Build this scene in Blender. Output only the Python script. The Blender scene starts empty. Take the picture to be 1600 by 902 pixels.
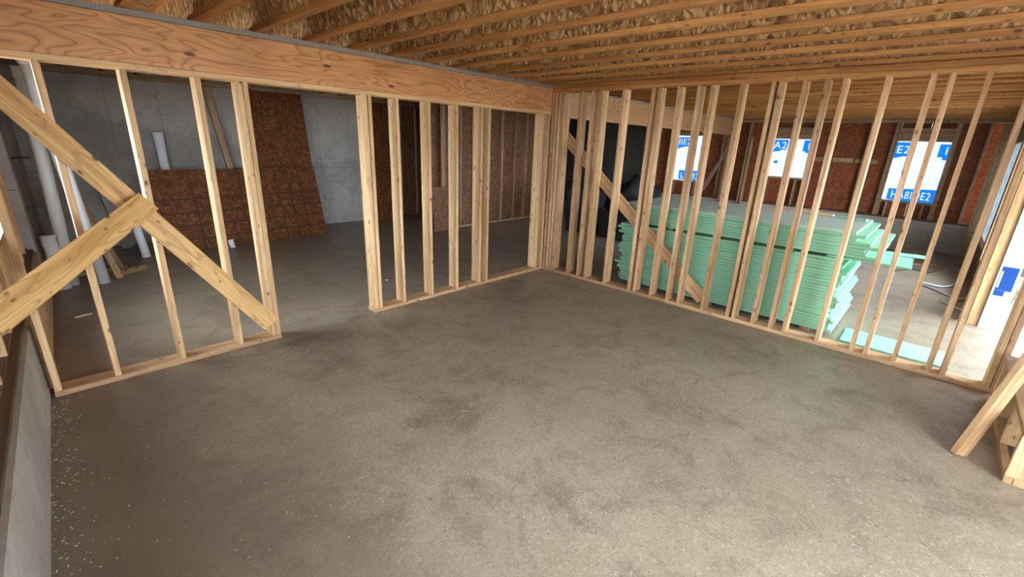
import bpy, bmesh, math, random
from mathutils import Vector, Matrix
random.seed(7)
SC = bpy.context.scene
COL = SC.collection
V = Vector

# ------------------------------------------------------------------ camera
FPX = 699.79
yaw, pitch, roll = (math.radians(a) for a in (42.89719, -18.2986, 2.313869))
CAM = V((-4.9597, -4.0233, 1.776))
fw = V((math.cos(pitch)*math.cos(yaw), math.cos(pitch)*math.sin(yaw), math.sin(pitch)))
r0 = V((math.sin(yaw), -math.cos(yaw), 0)); u0 = r0.cross(fw)
rt = math.cos(roll)*r0 + math.sin(roll)*u0; up = -math.sin(roll)*r0 + math.cos(roll)*u0
cd = bpy.data.cameras.new('camera'); cam = bpy.data.objects.new('camera', cd); COL.objects.link(cam)
cd.sensor_fit = 'HORIZONTAL'; cd.sensor_width = 36.0; cd.lens = 36.0*FPX/1600; cd.clip_start = 0.02
M = Matrix((rt, up, -fw)).transposed().to_4x4(); M.translation = CAM
cam.matrix_world = M
SC.camera = cam

# ------------------------------------------------------------------ sky (bright even overcast), exposure
W = bpy.data.worlds.new('World'); SC.world = W; W.use_nodes = True
bg = W.node_tree.nodes['Background']
bg.inputs['Color'].default_value = (0.78, 0.89, 1.0, 1); bg.inputs['Strength'].default_value = 1.0
SC.view_settings.view_transform = 'Standard'; SC.view_settings.look = 'None'
SC.view_settings.gamma = 1.0; SC.view_settings.use_curve_mapping = False
SC.view_settings.exposure = 4.48
SC.cycles.max_bounces = 10; SC.cycles.diffuse_bounces = 8; SC.cycles.transmission_bounces = 4
SC.cycles.sample_clamp_indirect = 6.0

# ------------------------------------------------------------------ materials
def mat_new(name):
    m = bpy.data.materials.new(name); m.use_nodes = True
    return m, m.node_tree, m.node_tree.nodes['Principled BSDF']
class G:
    """small node-graph helper"""
    def __init__(s, nt): s.nt = nt; s.L = nt.links
    def n(s, t, **kw):
        x = s.nt.nodes.new(t)
        for k, v in kw.items(): setattr(x, k, v)
        return x
    def put(s, sock, v):
        if hasattr(v, 'is_linked') or hasattr(v, 'links'): s.L.new(v, sock)
        else: sock.default_value = v
    def math(s, op, a, b=0.0, c=None, clamp=False):
        x = s.n('ShaderNodeMath', operation=op, use_clamp=clamp); s.put(x.inputs[0], a); s.put(x.inputs[1], b)
        if c is not None: s.put(x.inputs[2], c)
        return x.outputs[0]
    def vm(s, op, a, b=(0, 0, 0)):
        x = s.n('ShaderNodeVectorMath', operation=op); s.put(x.inputs[0], a)
        if op == 'SCALE': s.put(x.inputs[3], b)
        else: s.put(x.inputs[1], b)
        return x.outputs[0]
    def mix(s, f, a, b, mode='MIX'):
        x = s.n('ShaderNodeMix', data_type='RGBA', blend_type=mode); x.clamp_factor = True
        s.put(x.inputs[0], f); s.put(x.inputs[6], a if hasattr(a, 'links') else (*a, 1)); s.put(x.inputs[7], b if hasattr(b, 'links') else (*b, 1))
        return x.outputs[2]
    def noise(s, vec, scale=1.0, detail=3.0, rough=0.55, dist=0.0):
        x = s.n('ShaderNodeTexNoise'); s.L.new(vec, x.inputs['Vector']); x.inputs['Scale'].default_value = scale
        x.inputs['Detail'].default_value = detail; x.inputs['Roughness'].default_value = rough; x.inputs['Distortion'].default_value = dist
        return x.outputs['Fac'], x.outputs['Color']
    def voro(s, vec, scale=1.0, feature='F1', rnd=1.0):
        x = s.n('ShaderNodeTexVoronoi', feature=feature); s.L.new(vec, x.inputs['Vector']); x.inputs['Scale'].default_value = scale
        x.inputs['Randomness'].default_value = rnd
        return x.outputs
    def ramp(s, f, stops):
        x = s.n('ShaderNodeValToRGB'); s.L.new(f, x.inputs[0]); e = x.color_ramp.elements
        while len(e) < len(stops): e.new(0.5)
        for k, (p, c) in enumerate(stops): e[k].position = p; e[k].color = (*c, 1) if len(c) == 3 else c
        return x.outputs[0]
    def smooth(s, x, a, b):
        m = s.n('ShaderNodeMapRange', interpolation_type='SMOOTHSTEP'); s.put(m.inputs[0], x)
        m.inputs[1].default_value = a; m.inputs[2].default_value = b; return m.outputs[0]
    def xyz(s, v):
        x = s.n('ShaderNodeSeparateXYZ'); s.L.new(v, x.inputs[0]); return x.outputs
    def comb(s, x, y, z):
        n = s.n('ShaderNodeCombineXYZ'); s.put(n.inputs[0], x); s.put(n.inputs[1], y); s.put(n.inputs[2], z); return n.outputs[0]
    def bump(s, h, bsdf, strength=0.2, dist=0.002):
        b = s.n('ShaderNodeBump'); b.inputs['Strength'].default_value = strength; b.inputs['Distance'].default_value = dist
        s.L.new(h, b.inputs['Height']); s.L.new(b.outputs[0], bsdf.inputs['Normal'])
    def obj(s, offset=True):
        tc = s.n('ShaderNodeTexCoord').outputs['Object']
        if not offset: return tc, None
        rnd = s.n('ShaderNodeObjectInfo').outputs['Random']
        return s.vm('ADD', tc, s.comb(s.math('MULTIPLY', rnd, 61.0), s.math('MULTIPLY', rnd, 23.0), s.math('MULTIPLY', rnd, 41.0))), rnd

def wood(name, light, dark, tone=(0.82, 1.12), knots=0.6, cath=0.35, grey=0.0):
    m, nt, b = mat_new(name); g = G(nt)
    c, rnd = g.obj()
    f1, _ = g.noise(g.vm('MULTIPLY', c, (1.3, 26, 26)), 1.0, 4)
    col = g.mix(g.smooth(f1, 0.36, 0.66), light, tuple(x*0.93 for x in dark))
    f2, _ = g.noise(g.vm('MULTIPLY', c, (0.9, 7, 7)), 1.0, 1.5)
    ring = g.math('PINGPONG', g.math('MULTIPLY', f2, 14.0), 0.5)
    line = g.math('MULTIPLY', g.smooth(ring, 0.17, 0.0), cath)
    col = g.mix(line, col, tuple(x*0.62 for x in dark))
    f3, _ = g.noise(g.vm('MULTIPLY', c, (5, 150, 150)), 1.0, 2)
    col = g.mix(g.math('MULTIPLY', g.smooth(f3, 0.5, 0.75), 0.28), col, tuple(x*0.6 for x in dark))
    vo = g.voro(g.vm('MULTIPLY', c, (7, 13, 13)), 1.0)
    gate = g.math('GREATER_THAN', g.xyz(vo['Color'])[0], 1.0 - knots*0.55)
    v2 = g.voro(g.vm('MULTIPLY', c, (11, 24, 24)), 1.0)
    k2 = g.math('MULTIPLY', g.smooth(v2['Distance'], 0.24, 0.10), g.math('GREATER_THAN', g.xyz(v2['Color'])[1], 0.72))
    kn = g.math('MAXIMUM', g.math('MULTIPLY', g.smooth(vo['Distance'], 0.19, 0.08), gate), g.math('MULTIPLY', k2, 0.8))
    halo = g.math('MULTIPLY', g.smooth(vo['Distance'], 0.42, 0.12), gate)
    col = g.mix(g.math('MULTIPLY', halo, 0.35), col, tuple(x*0.75 for x in dark))
    col = g.mix(g.math('MULTIPLY', kn, 0.85), col, (0.10, 0.040, 0.016))
    tn = g.math('MULTIPLY_ADD', rnd, tone[1]-tone[0], tone[0])
    col = g.mix(1.0, col, g.comb(tn, g.math('POWER', tn, 1.15), g.math('POWER', tn, 1.35)), 'MULTIPLY')
    if grey: 
        f4, _ = g.noise(c, 3.0, 3); col = g.mix(g.math('MULTIPLY', g.smooth(f4, 0.3, 0.6), grey), col, (0.28, 0.27, 0.26))
    nt.links.new(col, b.inputs['Base Color']); b.inputs['Roughness'].default_value = 0.6
    b.inputs['Specular IOR Level'].default_value = 0.35
    g.bump(f1, b, 0.25, 0.0015)
    return m

def plyface(name, light, dark):
    """rotary-cut veneer face of an engineered beam: wide wandering cathedral figure"""
    m, nt, b = mat_new(name); g = G(nt); c, rnd = g.obj()
    f, _ = g.noise(g.vm('MULTIPLY', c, (0.9, 5.0, 5.0)), 1.0, 2.2, 0.5, 0.6)
    ring = g.math('PINGPONG', g.math('MULTIPLY', f, 15.0), 0.5)
    line = g.smooth(ring, 0.13, 0.02)
    band = g.smooth(ring, 0.45, 0.1)
    f2, _ = g.noise(g.vm('MULTIPLY', c, (2.0, 60, 60)), 1.0, 3)
    col = g.mix(g.smooth(f2, 0.3, 0.7), light, tuple(0.86*x for x in light))
    col = g.mix(g.math('MULTIPLY', band, 0.35), col, dark)
    col = g.mix(g.math('MULTIPLY', line, 0.55), col, tuple(x*0.6 for x in dark))
    f3, _ = g.noise(c, 1.7, 3); col = g.mix(g.math('MULTIPLY', g.smooth(f3, 0.52, 0.7), 0.35), col, tuple(x*0.8 for x in dark))
    vo = g.voro(g.vm('MULTIPLY', c, (3.2, 9, 9)), 1.0)
    gate = g.math('GREATER_THAN', g.xyz(vo['Color'])[0], 0.62)
    col = g.mix(g.math('MULTIPLY', g.math('MULTIPLY', g.smooth(vo['Distance'], 0.16, 0.07), gate), 0.85), col, (0.07, 0.03, 0.014))
    nt.links.new(col, b.inputs['Base Color']); b.inputs['Roughness'].default_value = 0.55
    g.bump(f2, b, 0.15, 0.001)
    return m

def osb(name, cols, flake=(9, 34), lines=None, dark=0.35, angs=(0.35, -0.75, 1.35)):
    m, nt, b = mat_new(name); g = G(nt)
    tc, _ = g.obj(False); c, rnd = g.obj()
    nf, nc = g.noise(c, 4.0, 2)
    cc = g.vm('ADD', c, g.vm('SCALE', g.vm('SUBTRACT', nc, (0.5, 0.5, 0.5)), 0.13))
    def layer(ang, sx, sy):
        r = g.n('ShaderNodeVectorRotate', rotation_type='Z_AXIS'); g.L.new(cc, r.inputs[0]); r.inputs['Angle'].default_value = ang
        return g.voro(g.vm('MULTIPLY', r.outputs[0], (sx, sy, 14)), 1.0)
    a = layer(angs[0], *flake); d = layer(angs[1], flake[0]*1.1, flake[1]*1.05); e = layer(angs[2], flake[0]*0.9, flake[1]*0.9)
    stops = [(0.0, cols[0]), (0.5, cols[1]), (1.0, cols[2])]
    ca = g.ramp(g.xyz(a['Color'])[0], stops); cb = g.ramp(g.xyz(d['Color'])[1], stops); ce = g.ramp(g.xyz(e['Color'])[2], stops)
    s1 = g.smooth(g.xyz(a['Color'])[2], 0.48, 0.52); s2 = g.smooth(g.xyz(d['Color'])[0], 0.58, 0.62)
    col = g.mix(s2, g.mix(s1, ca, cb), ce)
    edge = g.mix(s2, g.mix(s1, a['Distance'], d['Distance']), e['Distance'])
    ev = g.xyz(edge)[0]
    col = g.mix(g.math('MULTIPLY', g.smooth(ev, 0.45, 0.8), dark), col, tuple(x*0.35 for x in cols[0]))
    big, _ = g.noise(c, 1.4, 3); col = g.mix(g.math('MULTIPLY', g.smooth(big, 0.45, 0.75), 0.35), col, cols[0])
    if lines:
        x, y, z = g.xyz(tc); acc = None
        wob, _ = g.noise(tc, 2.0, 2); 
        for ax, pos in lines:
            v = x if ax == 'x' else y
            t = g.math('LESS_THAN', g.math('ABSOLUTE', g.math('ADD', g.math('SUBTRACT', v, pos), g.math('MULTIPLY_ADD', wob, 0.02, -0.01))), 0.009)
            acc = t if acc is None else g.math('MAXIMUM', acc, t)
        col = g.mix(g.math('MULTIPLY', acc, 0.95), col, (0.045, 0.022, 0.012))
    nt.links.new(col, b.inputs['Base Color']); b.inputs['Roughness'].default_value = 0.6
    b.inputs['Specular IOR Level'].default_value = 0.3
    g.bump(ev, b, 0.4, 0.002)
    return m

def concrete_wall(name, c1, c2, stain=0.6, seams=False):
    m, nt, b = mat_new(name); g = G(nt); c, _ = g.obj(False)
    f, _ = g.noise(c, 1.3, 5, 0.6); f2, _ = g.noise(c, 9.0, 4, 0.6, 1.2); f3, _ = g.noise(c, 60, 2)
    col = g.mix(g.smooth(f, 0.35, 0.65), c1, c2)
    col = g.mix(g.math('MULTIPLY', g.smooth(f2, 0.5, 0.72), 0.4), col, tuple(x*0.6 for x in c1))
    fs, _ = g.noise(g.vm('ADD', c, (3.1, 0, 0.4)), 0.75, 5, 0.65)
    col = g.mix(g.math('MULTIPLY', g.smooth(fs, 0.50, 0.58), stain), col, tuple(x*0.42 for x in c1))
    col = g.mix(g.math('MULTIPLY', g.smooth(f3, 0.62, 0.72), 0.3), col, tuple(min(1, x*1.5) for x in c2))
    if seams:
        x, y, z = g.xyz(c)
        k = g.math('ABSOLUTE', g.math('SUBTRACT', g.math('FRACT', g.math('DIVIDE', x, 0.61)), 0.5))
        s1 = g.math('LESS_THAN', k, 0.008)
        k2 = g.math('ABSOLUTE', g.math('SUBTRACT', z, 1.12)); s2 = g.math('LESS_THAN', k2, 0.006)
        col = g.mix(g.math('MULTIPLY', g.math('MAXIMUM', s1, s2), 0.55), col, tuple(x*0.4 for x in c1))
    nt.links.new(col, b.inputs['Base Color']); b.inputs['Roughness'].default_value = 0.8
    g.bump(f2, b, 0.25, 0.006)
    return m

def floor_mat():
    m, nt, b = mat_new('floor_concrete'); g = G(nt); c, _ = g.obj(False)
    f, _ = g.noise(c, 0.8, 5, 0.6, 0.4); f2, _ = g.noise(c, 3.2, 5, 0.65, 0.6); f3, _ = g.noise(g.vm('ADD', c, (9, 4, 0)), 1.5, 6, 0.7, 1.0)
    col = g.mix(g.smooth(f, 0.32, 0.68), (0.265, 0.211, 0.148), (0.335, 0.273, 0.197))
    col = g.mix(g.math('MULTIPLY', g.smooth(f2, 0.46, 0.68), 0.62), col, (0.17, 0.125, 0.085))
    col = g.mix(g.math('MULTIPLY', g.smooth(f3, 0.55, 0.70), 0.62), col, (0.115, 0.083, 0.056))
    fl, _ = g.noise(c, 14, 4, 0.7, 0.5); col = g.mix(g.math('MULTIPLY', g.smooth(fl, 0.52, 0.75), 0.35), col, (0.17, 0.135, 0.098))
    cu, _ = g.noise(c, 38, 3, 0.6, 2.5); col = g.mix(g.math('MULTIPLY', g.smooth(cu, 0.50, 0.66), 0.55), col, (0.13, 0.096, 0.066))
    cu2, _ = g.noise(g.vm('ADD', c, (5, 2, 0)), 30, 3, 0.6, 2.5); col = g.mix(g.math('MULTIPLY', g.smooth(cu2, 0.53, 0.68), 0.5), col, (0.48, 0.42, 0.335))
    # pale flecks of sawdust and chips trodden into the slab
    nf, nc = g.noise(c, 25, 2)
    vo = g.voro(g.vm('MULTIPLY', g.vm('ADD', c, g.vm('SCALE', nc, 0.07)), (52, 80, 1)), 1.0)
    gate = g.math('GREATER_THAN', g.xyz(vo['Color'])[0], 0.55)
    col = g.mix(g.math('MULTIPLY', g.math('MULTIPLY', g.smooth(vo['Distance'], 0.30, 0.14), gate), 0.45), col, (0.55, 0.48, 0.38))
    gd = g.math('LESS_THAN', g.xyz(vo['Color'])[0], 0.16)
    col = g.mix(g.math('MULTIPLY', g.math('MULTIPLY', g.smooth(vo['Distance'], 0.34, 0.12), gd), 0.5), col, (0.07, 0.048, 0.032))
    # browner and darker towards the left curb and into the back room
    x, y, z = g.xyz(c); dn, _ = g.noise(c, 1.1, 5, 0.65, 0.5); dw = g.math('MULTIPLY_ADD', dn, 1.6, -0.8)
    mud = g.smooth(g.math('ADD', x, dw), -3.6, -4.9); darkb = g.math('MULTIPLY', g.smooth(g.math('ADD', y, dw), 0.2, 1.4), g.smooth(x, 2.5, 0.5))  # mud: mask of the browner, darker floor towards the left curb
    col = g.mix(g.math('MULTIPLY', g.math('MAXIMUM', mud, g.math('MULTIPLY', darkb, 0.6)), 0.72), col, (0.13, 0.098, 0.068))
    # hairline cracks
    w, _ = g.noise(c, 2.5, 5, 0.6)
    for (x0, y0, x1, y1, st) in ((-3.12, -2.97, -1.63, -3.37, 0.28), (-3.35, -2.5, -2.95, -3.9, 0.15), (-4.25, -2.2, -3.3, -2.95, 0.12)):
        L = math.hypot(x1-x0, y1-y0); ux, uy = (x1-x0)/L, (y1-y0)/L
        t = g.math('ADD', g.math('MULTIPLY', g.math('SUBTRACT', x, x0), ux), g.math('MULTIPLY', g.math('SUBTRACT', y, y0), uy))
        d = g.math('ADD', g.math('ADD', g.math('MULTIPLY', g.math('SUBTRACT', x, x0), -uy), g.math('MULTIPLY', g.math('SUBTRACT', y, y0), ux)), g.math('MULTIPLY_ADD', w, 0.22, -0.11))
        inside = g.math('MULTIPLY', g.smooth(t, 0.0, 0.15), g.smooth(t, L, L-0.15))
        col = g.mix(g.math('MULTIPLY', g.math('MULTIPLY', g.smooth(g.math('ABSOLUTE', d), 0.008, 0.002), inside), st), col, (0.05, 0.038, 0.028))
    nt.links.new(col, b.inputs['Base Color'])
    rr = g.math('MULTIPLY_ADD', f2, 0.30, 0.24); nt.links.new(rr, b.inputs['Roughness']); b.inputs['Specular IOR Level'].default_value = 0.55
    g.bump(fl, b, 0.12, 0.004)
    return m

def plain(name, col, rough=0.6, spec=0.4, var=0.12, scale=6.0, metal=0.0):
    m, nt, b = mat_new(name); g = G(nt); c, rnd = g.obj()
    f, _ = g.noise(c, scale, 4)
    k = g.math('MULTIPLY_ADD', f, 2*var, 1-var)
    cc = g.mix(1.0, col, g.comb(k, k, k), 'MULTIPLY')
    nt.links.new(cc, b.inputs['Base Color']); b.inputs['Roughness'].default_value = rough
    b.inputs['Specular IOR Level'].default_value = spec; b.inputs['Metallic'].default_value = metal
    return m

def wrap_mat(name, trans, refl):
    """thin woven house wrap: daylight shines through it"""
    m = bpy.data.materials.new(name); m.use_nodes = True; nt = m.node_tree; g = G(nt)
    out = nt.nodes['Material Output']; nt.nodes.remove(nt.nodes['Principled BSDF'])
    c, _ = g.obj(False); f, _ = g.noise(c, 3.0, 3); w, _ = g.noise(c, 0.9, 2)
    k = g.math('MULTIPLY_ADD', f, 0.16, 0.92)
    t = g.n('ShaderNodeBsdfTranslucent'); d = g.n('ShaderNodeBsdfDiffuse')
    g.L.new(g.mix(1.0, trans, g.comb(k, k, k), 'MULTIPLY'), t.inputs[0]); d.inputs[0].default_value = (*refl, 1)
    a = g.n('ShaderNodeAddShader'); g.L.new(t.outputs[0], a.inputs[0]); g.L.new(d.outputs[0], a.inputs[1]); g.L.new(a.outputs[0], out.inputs[0])
    return m

M_STUD = wood('stud_fir', (0.80, 0.535, 0.285), (0.66, 0.405, 0.19))
M_STUDB = wood('stud_pine', (0.70, 0.45, 0.24), (0.52, 0.295, 0.135), knots=0.8)
M_OLD = wood('aged_framing', (0.46, 0.305, 0.18), (0.33, 0.205, 0.11), tone=(0.75, 1.15))
M_PLATE = wood('plate_lumber', (0.60, 0.385, 0.21), (0.47, 0.275, 0.135), knots=0.5)
M_JOIST = wood('joist_lumber', (0.60, 0.295, 0.10), (0.42, 0.18, 0.055), knots=0.6)
M_BRACE = wood('brace_lumber', (0.76, 0.475, 0.19), (0.60, 0.33, 0.11), cath=0.6, knots=0.7, tone=(0.95, 1.05))
M_GREYW = wood('weathered_plate', (0.42, 0.37, 0.33), (0.30, 0.25, 0.22), grey=0.6)
M_SILL = wood('treated_sill', (0.16, 0.105, 0.065), (0.11, 0.07, 0.04))
M_BEAM = plyface('beam_veneer', (0.76, 0.375, 0.155), (0.50, 0.20, 0.065))
M_BEAM2 = plyface('beam_veneer_pale', (0.55, 0.31, 0.15), (0.40, 0.20, 0.085))
M_SUB = osb('subfloor_flakes', ((0.28, 0.155, 0.06), (0.52, 0.33, 0.15), (0.72, 0.52, 0.29)), (7, 24))
M_WEB = osb('joist_web_flakes', ((0.26, 0.125, 0.045), (0.54, 0.31, 0.125), (0.84, 0.58, 0.31)), (42, 12), dark=0.8, angs=(0.2, -0.4, 0.75))
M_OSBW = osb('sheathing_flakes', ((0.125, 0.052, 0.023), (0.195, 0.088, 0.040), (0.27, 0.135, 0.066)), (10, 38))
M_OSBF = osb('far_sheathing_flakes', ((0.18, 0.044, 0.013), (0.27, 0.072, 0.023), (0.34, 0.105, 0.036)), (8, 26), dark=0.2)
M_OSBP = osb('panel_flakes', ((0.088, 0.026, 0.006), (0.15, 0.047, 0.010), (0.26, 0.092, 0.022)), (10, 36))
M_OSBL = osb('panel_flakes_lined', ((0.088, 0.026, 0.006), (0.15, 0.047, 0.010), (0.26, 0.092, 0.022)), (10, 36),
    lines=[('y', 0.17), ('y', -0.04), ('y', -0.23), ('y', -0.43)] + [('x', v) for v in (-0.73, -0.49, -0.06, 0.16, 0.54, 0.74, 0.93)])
M_PLY = plyface('plywood_face', (0.50, 0.32, 0.17), (0.38, 0.21, 0.10))
M_CONC = concrete_wall('poured_concrete', (0.35, 0.322, 0.285), (0.43, 0.392, 0.35), 0.36, True)
M_CURB = concrete_wall('curb_concrete', (0.40, 0.36, 0.295), (0.48, 0.435, 0.365), 0.3)
M_SHADEC = concrete_wall('shade_dark_concrete', (0.05, 0.046, 0.04), (0.075, 0.07, 0.062), 0.5)  # near-black tone stands in for shade in the unlit corner
M_FLOOR = floor_mat()
M_GREEN = plain('green_board', (0.29, 0.60, 0.40), 0.65, 0.3, 0.10, 5)
M_GREENSH = plain('green_board_sheen_face', (0.45, 0.58, 0.52), 0.5, 0.45, 0.08, 4)  # grey tint stands for window light reflected off the pile top
M_MINT = plain('green_board_end_tape', (0.28, 0.62, 0.47), 0.6, 0.3, 0.06, 9)
M_PVC = plain('pvc', (0.72, 0.70, 0.66), 0.35, 0.5, 0.05, 5)
M_PVCB = plain('pvc_bright', (0.86, 0.87, 0.88), 0.3, 0.5, 0.03, 5)
M_TUBE = plain('plastic_tube', (0.62, 0.66, 0.70), 0.35, 0.5, 0.06, 8)
M_BLACK = plain('black_metal', (0.02, 0.02, 0.022), 0.5, 0.4, 0.2, 8)
M_TOTE = plain('dark_plastic', (0.012, 0.012, 0.014), 0.5, 0.4, 0.2, 3)
M_TARP = plain('dark_tarp', (0.022, 0.022, 0.026), 0.5, 0.5, 0.3, 5)
M_WRAP = wrap_mat('house_wrap', (0.070, 0.080, 0.084), (0.30, 0.30, 0.30))
M_WBLUE = wrap_mat('house_wrap_blue', (0.012, 0.21, 0.80), (0.01, 0.08, 0.25))
M_WRAPX = plain('house_wrap_solid', (0.36, 0.42, 0.44), 0.6, 0.3, 0.05, 3)
M_WBLUEX = plain('house_wrap_solid_blue', (0.003, 0.05, 0.24), 0.6, 0.3, 0.05, 3)
M_WTXTX = plain('house_wrap_solid_letter', (0.45, 0.5, 0.52), 0.6, 0.3, 0.03, 3)
M_DIRT = plain('outdoor_dirt', (0.40, 0.35, 0.28), 0.9, 0.2, 0.3, 2.5)
M_GRASS = plain('grass_blades', (0.032, 0.062, 0.014), 0.7, 0.3, 0.4, 4)
M_CHIP = plain('wood_chip', (0.55, 0.46, 0.33), 0.8, 0.2, 0.25, 20)

# ------------------------------------------------------------------ builders
def tag(o, label=None, cat=None, group=None, kind=None):
    if label: o['label'] = label
    if cat: o['category'] = cat
    if group: o['group'] = group
    if kind: o['kind'] = kind
    return o
def empty(name, loc=(0, 0, 0), rz=0.0):
    o = bpy.data.objects.new(name, None); o.empty_display_size = 0.2; COL.objects.link(o)
    o.location = loc; o.rotation_euler = (0, 0, rz); return o
def struct(name, label, cat, loc=(0, 0, 0), rz=0.0):
    return tag(empty(name, loc, rz), label, cat, kind='structure')
def link(name, me, mat, parent=None, mw=None):
    o = bpy.data.objects.new(name, me); COL.objects.link(o)
    if mat is not None and not me.materials: me.materials.append(mat)
    if mw is not None: o.matrix_local = mw
    if parent: o.parent = parent
    return o
_cache = {}
def boxmesh(L, w, t, mat, bev=0.0025):
    k = (round(L, 4), round(w, 4), round(t, 4), mat.name, bev)
    if k in _cache: return _cache[k]
    bm = bmesh.new(); bmesh.ops.create_cube(bm, size=1.0)
    bmesh.ops.scale(bm, vec=(L, w, t), verts=bm.verts)
    if bev: bmesh.ops.bevel(bm, geom=bm.edges[:], offset=min(bev, t*0.2, w*0.2), segments=1, affect='EDGES')
    me = bpy.data.meshes.new('board'); bm.to_mesh(me); bm.free(); me.materials.append(mat); _cache[k] = me
    return me
def lumber(name, a, b, w, t, wdir, mat, parent=None, bev=0.0025):
    """board from a to b, width w along wdir, thickness t"""
    a, b = V(a), V(b); X = (b-a); L = X.length; X.normalize()
    Y = V(wdir); Y = (Y - X*Y.dot(X)).normalized(); Z = X.cross(Y)
    m = Matrix((X, Y, Z)).transposed().to_4x4(); m.translation = (a+b)/2
    return link(name, boxmesh(L, w, t, mat, bev), mat, parent, m)
def box(name, xr, yr, zr, mat, parent=None, bev=0.0025):
    """axis-aligned piece; grain runs along its longest side, thickness is the shortest"""
    lo = V((xr[0], yr[0], zr[0])); hi = V((xr[1], yr[1], zr[1])); d = hi-lo; c = (lo+hi)/2
    ax = sorted(range(3), key=lambda i: -d[i]); e = [V((1, 0, 0)), V((0, 1, 0)), V((0, 0, 1))]
    return lumber(name, c-e[ax[0]]*d[ax[0]]/2, c+e[ax[0]]*d[ax[0]]/2, d[ax[1]], d[ax[2]], e[ax[1]], mat, parent, bev)
def rawmesh(name, vs, fs, mat, parent=None, smooth=False, mw=None):
    me = bpy.data.meshes.new(name); me.from_pydata([tuple(v) for v in vs], [], fs); me.update()
    if smooth: me.polygons.foreach_set('use_smooth', [True]*len(me.polygons))
    return link(name, me, mat, parent, mw)
def axis_matrix(a, b):
    Z = (V(b)-V(a)).normalized(); X = Z.orthogonal().normalized(); Y = Z.cross(X)
    m = Matrix((X, Y, Z)).transposed().to_4x4(); m.translation = V(a); return m
def lathe(name, prof, mat, parent=None, mw=None, n=20):
    vs, fs = [], []
    for r, z in prof:
        for k in range(n): vs.append((r*math.cos(2*math.pi*k/n), r*math.sin(2*math.pi*k/n), z))
    for i in range(len(prof)-1):
        for k in range(n): fs.append((i*n+k, i*n+(k+1) % n, (i+1)*n+(k+1) % n, (i+1)*n+k))
    return rawmesh(name, vs, fs, mat, parent, True, mw)
def tube(name, pts, r, mat, parent=None, n=8, sub=8):
    P = [V(p) for p in pts]; Q = []
    for i in range(len(P)-1):
        p0, p1, p2, p3 = P[max(i-1, 0)], P[i], P[i+1], P[min(i+2, len(P)-1)]
        for k in range(sub):
            t = k/sub; Q.append(0.5*((2*p1)+(p2-p0)*t+(2*p0-5*p1+4*p2-p3)*t*t+(3*p1-p0-3*p2+p3)*t**3))
    Q.append(P[-1]); vs, fs = [], []
    for i, q in enumerate(Q):
        T = (Q[min(i+1, len(Q)-1)]-Q[max(i-1, 0)]).normalized(); S = T.cross(V((0, 0, 1))).normalized(); U = S.cross(T)
        for k in range(n): a = 2*math.pi*k/n; vs.append(q+S*math.cos(a)*r+U*math.sin(a)*r)
    for i in range(len(Q)-1):
        for k in range(n): fs.append((i*n+k, i*n+(k+1) % n, (i+1)*n+(k+1) % n, (i+1)*n+k))
    fs.append(tuple(range(n))[::-1]); fs.append(tuple(range((len(Q)-1)*n, len(Q)*n)))
    return rawmesh(name, vs, fs, mat, parent, True)
def text(name, body, size, origin, xdir, ydir, mat, parent=None, bold=0.012, xs=1.0):
    cu = bpy.data.curves.new('t', 'FONT'); cu.body = body; cu.size = size; cu.offset = bold*size; cu.extrude = 0.0006
    cu.space_character = 1.05
    to = bpy.data.objects.new('t', cu); COL.objects.link(to); bpy.context.view_layer.update()
    me = bpy.data.meshes.new_from_object(to.evaluated_get(bpy.context.evaluated_depsgraph_get()))
    bpy.data.objects.remove(to); me.materials.clear()
    X, Y = V(xdir).normalized(), V(ydir).normalized(); m = Matrix((X, Y, X.cross(Y))).transposed().to_4x4()
    m = m @ Matrix.Diagonal((xs, 1, 1, 1)); m.translation = V(origin)
    return link(name, me, mat, parent, m)

T = 0.038; D4 = 0.089; D6 = 0.14; D5 = 0.14
JB = 2.473           # underside of joists
JT = JB + 0.241      # underside of subfloor

# ================================================================== SETTING
def slab(name, xr, yr, zr, mat, parent=None):
    vs = [(x, y, z) for z in zr for y in yr for x in xr]
    return rawmesh(name, vs, [(0, 2, 3, 1), (4, 5, 7, 6), (0, 1, 5, 4), (2, 6, 7, 3), (0, 4, 6, 2), (1, 3, 7, 5)], mat, parent)
tag(slab('floor', (-5.75, 7.35), (-6.1, 5.3), (-0.15, 0.0), M_FLOOR), 'bare stained concrete slab of the unfinished basement', 'floor', kind='structure')
tag(slab('ground', (-40, 60), (-60, 40), (-0.6, -0.16), M_DIRT), 'dry dirt ground outside the open doorway', 'ground', kind='structure')

# ---- ceiling: joists along Y, subfloor panels above
ceil = struct('ceiling', 'exposed timber joists under flake board subfloor', 'ceiling')
jx = [-3.97 + 0.39*i for i in range(-4, 29)]
for x in jx:
    if not -5.5 < x < 7.05: continue
    j = empty('joist', (x+0.029, 0, JB)); j.parent = ceil
    box('bottom_flange', (-0.029, 0.029), (-5.8, 4.98), (0, 0.036), M_JOIST, j)
    box('web', (-0.005, 0.005), (-5.8, 4.98), (0.036, JT-JB-0.036), M_WEB, j, 0)
    box('top_flange', (-0.029, 0.029), (-5.8, 4.98), (JT-JB-0.036, JT-JB), M_JOIST, j)
for i in range(10):
    x0 = -5.75 + i*1.315
    for j in range(5):
        y0 = -6.1 + j*2.28
        box('subfloor_panel', (x0+0.0015, x0+1.3135), (y0+0.0015, y0+2.2785), (JT, JT+0.018), M_SUB, ceil, bev=0.001)

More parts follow.
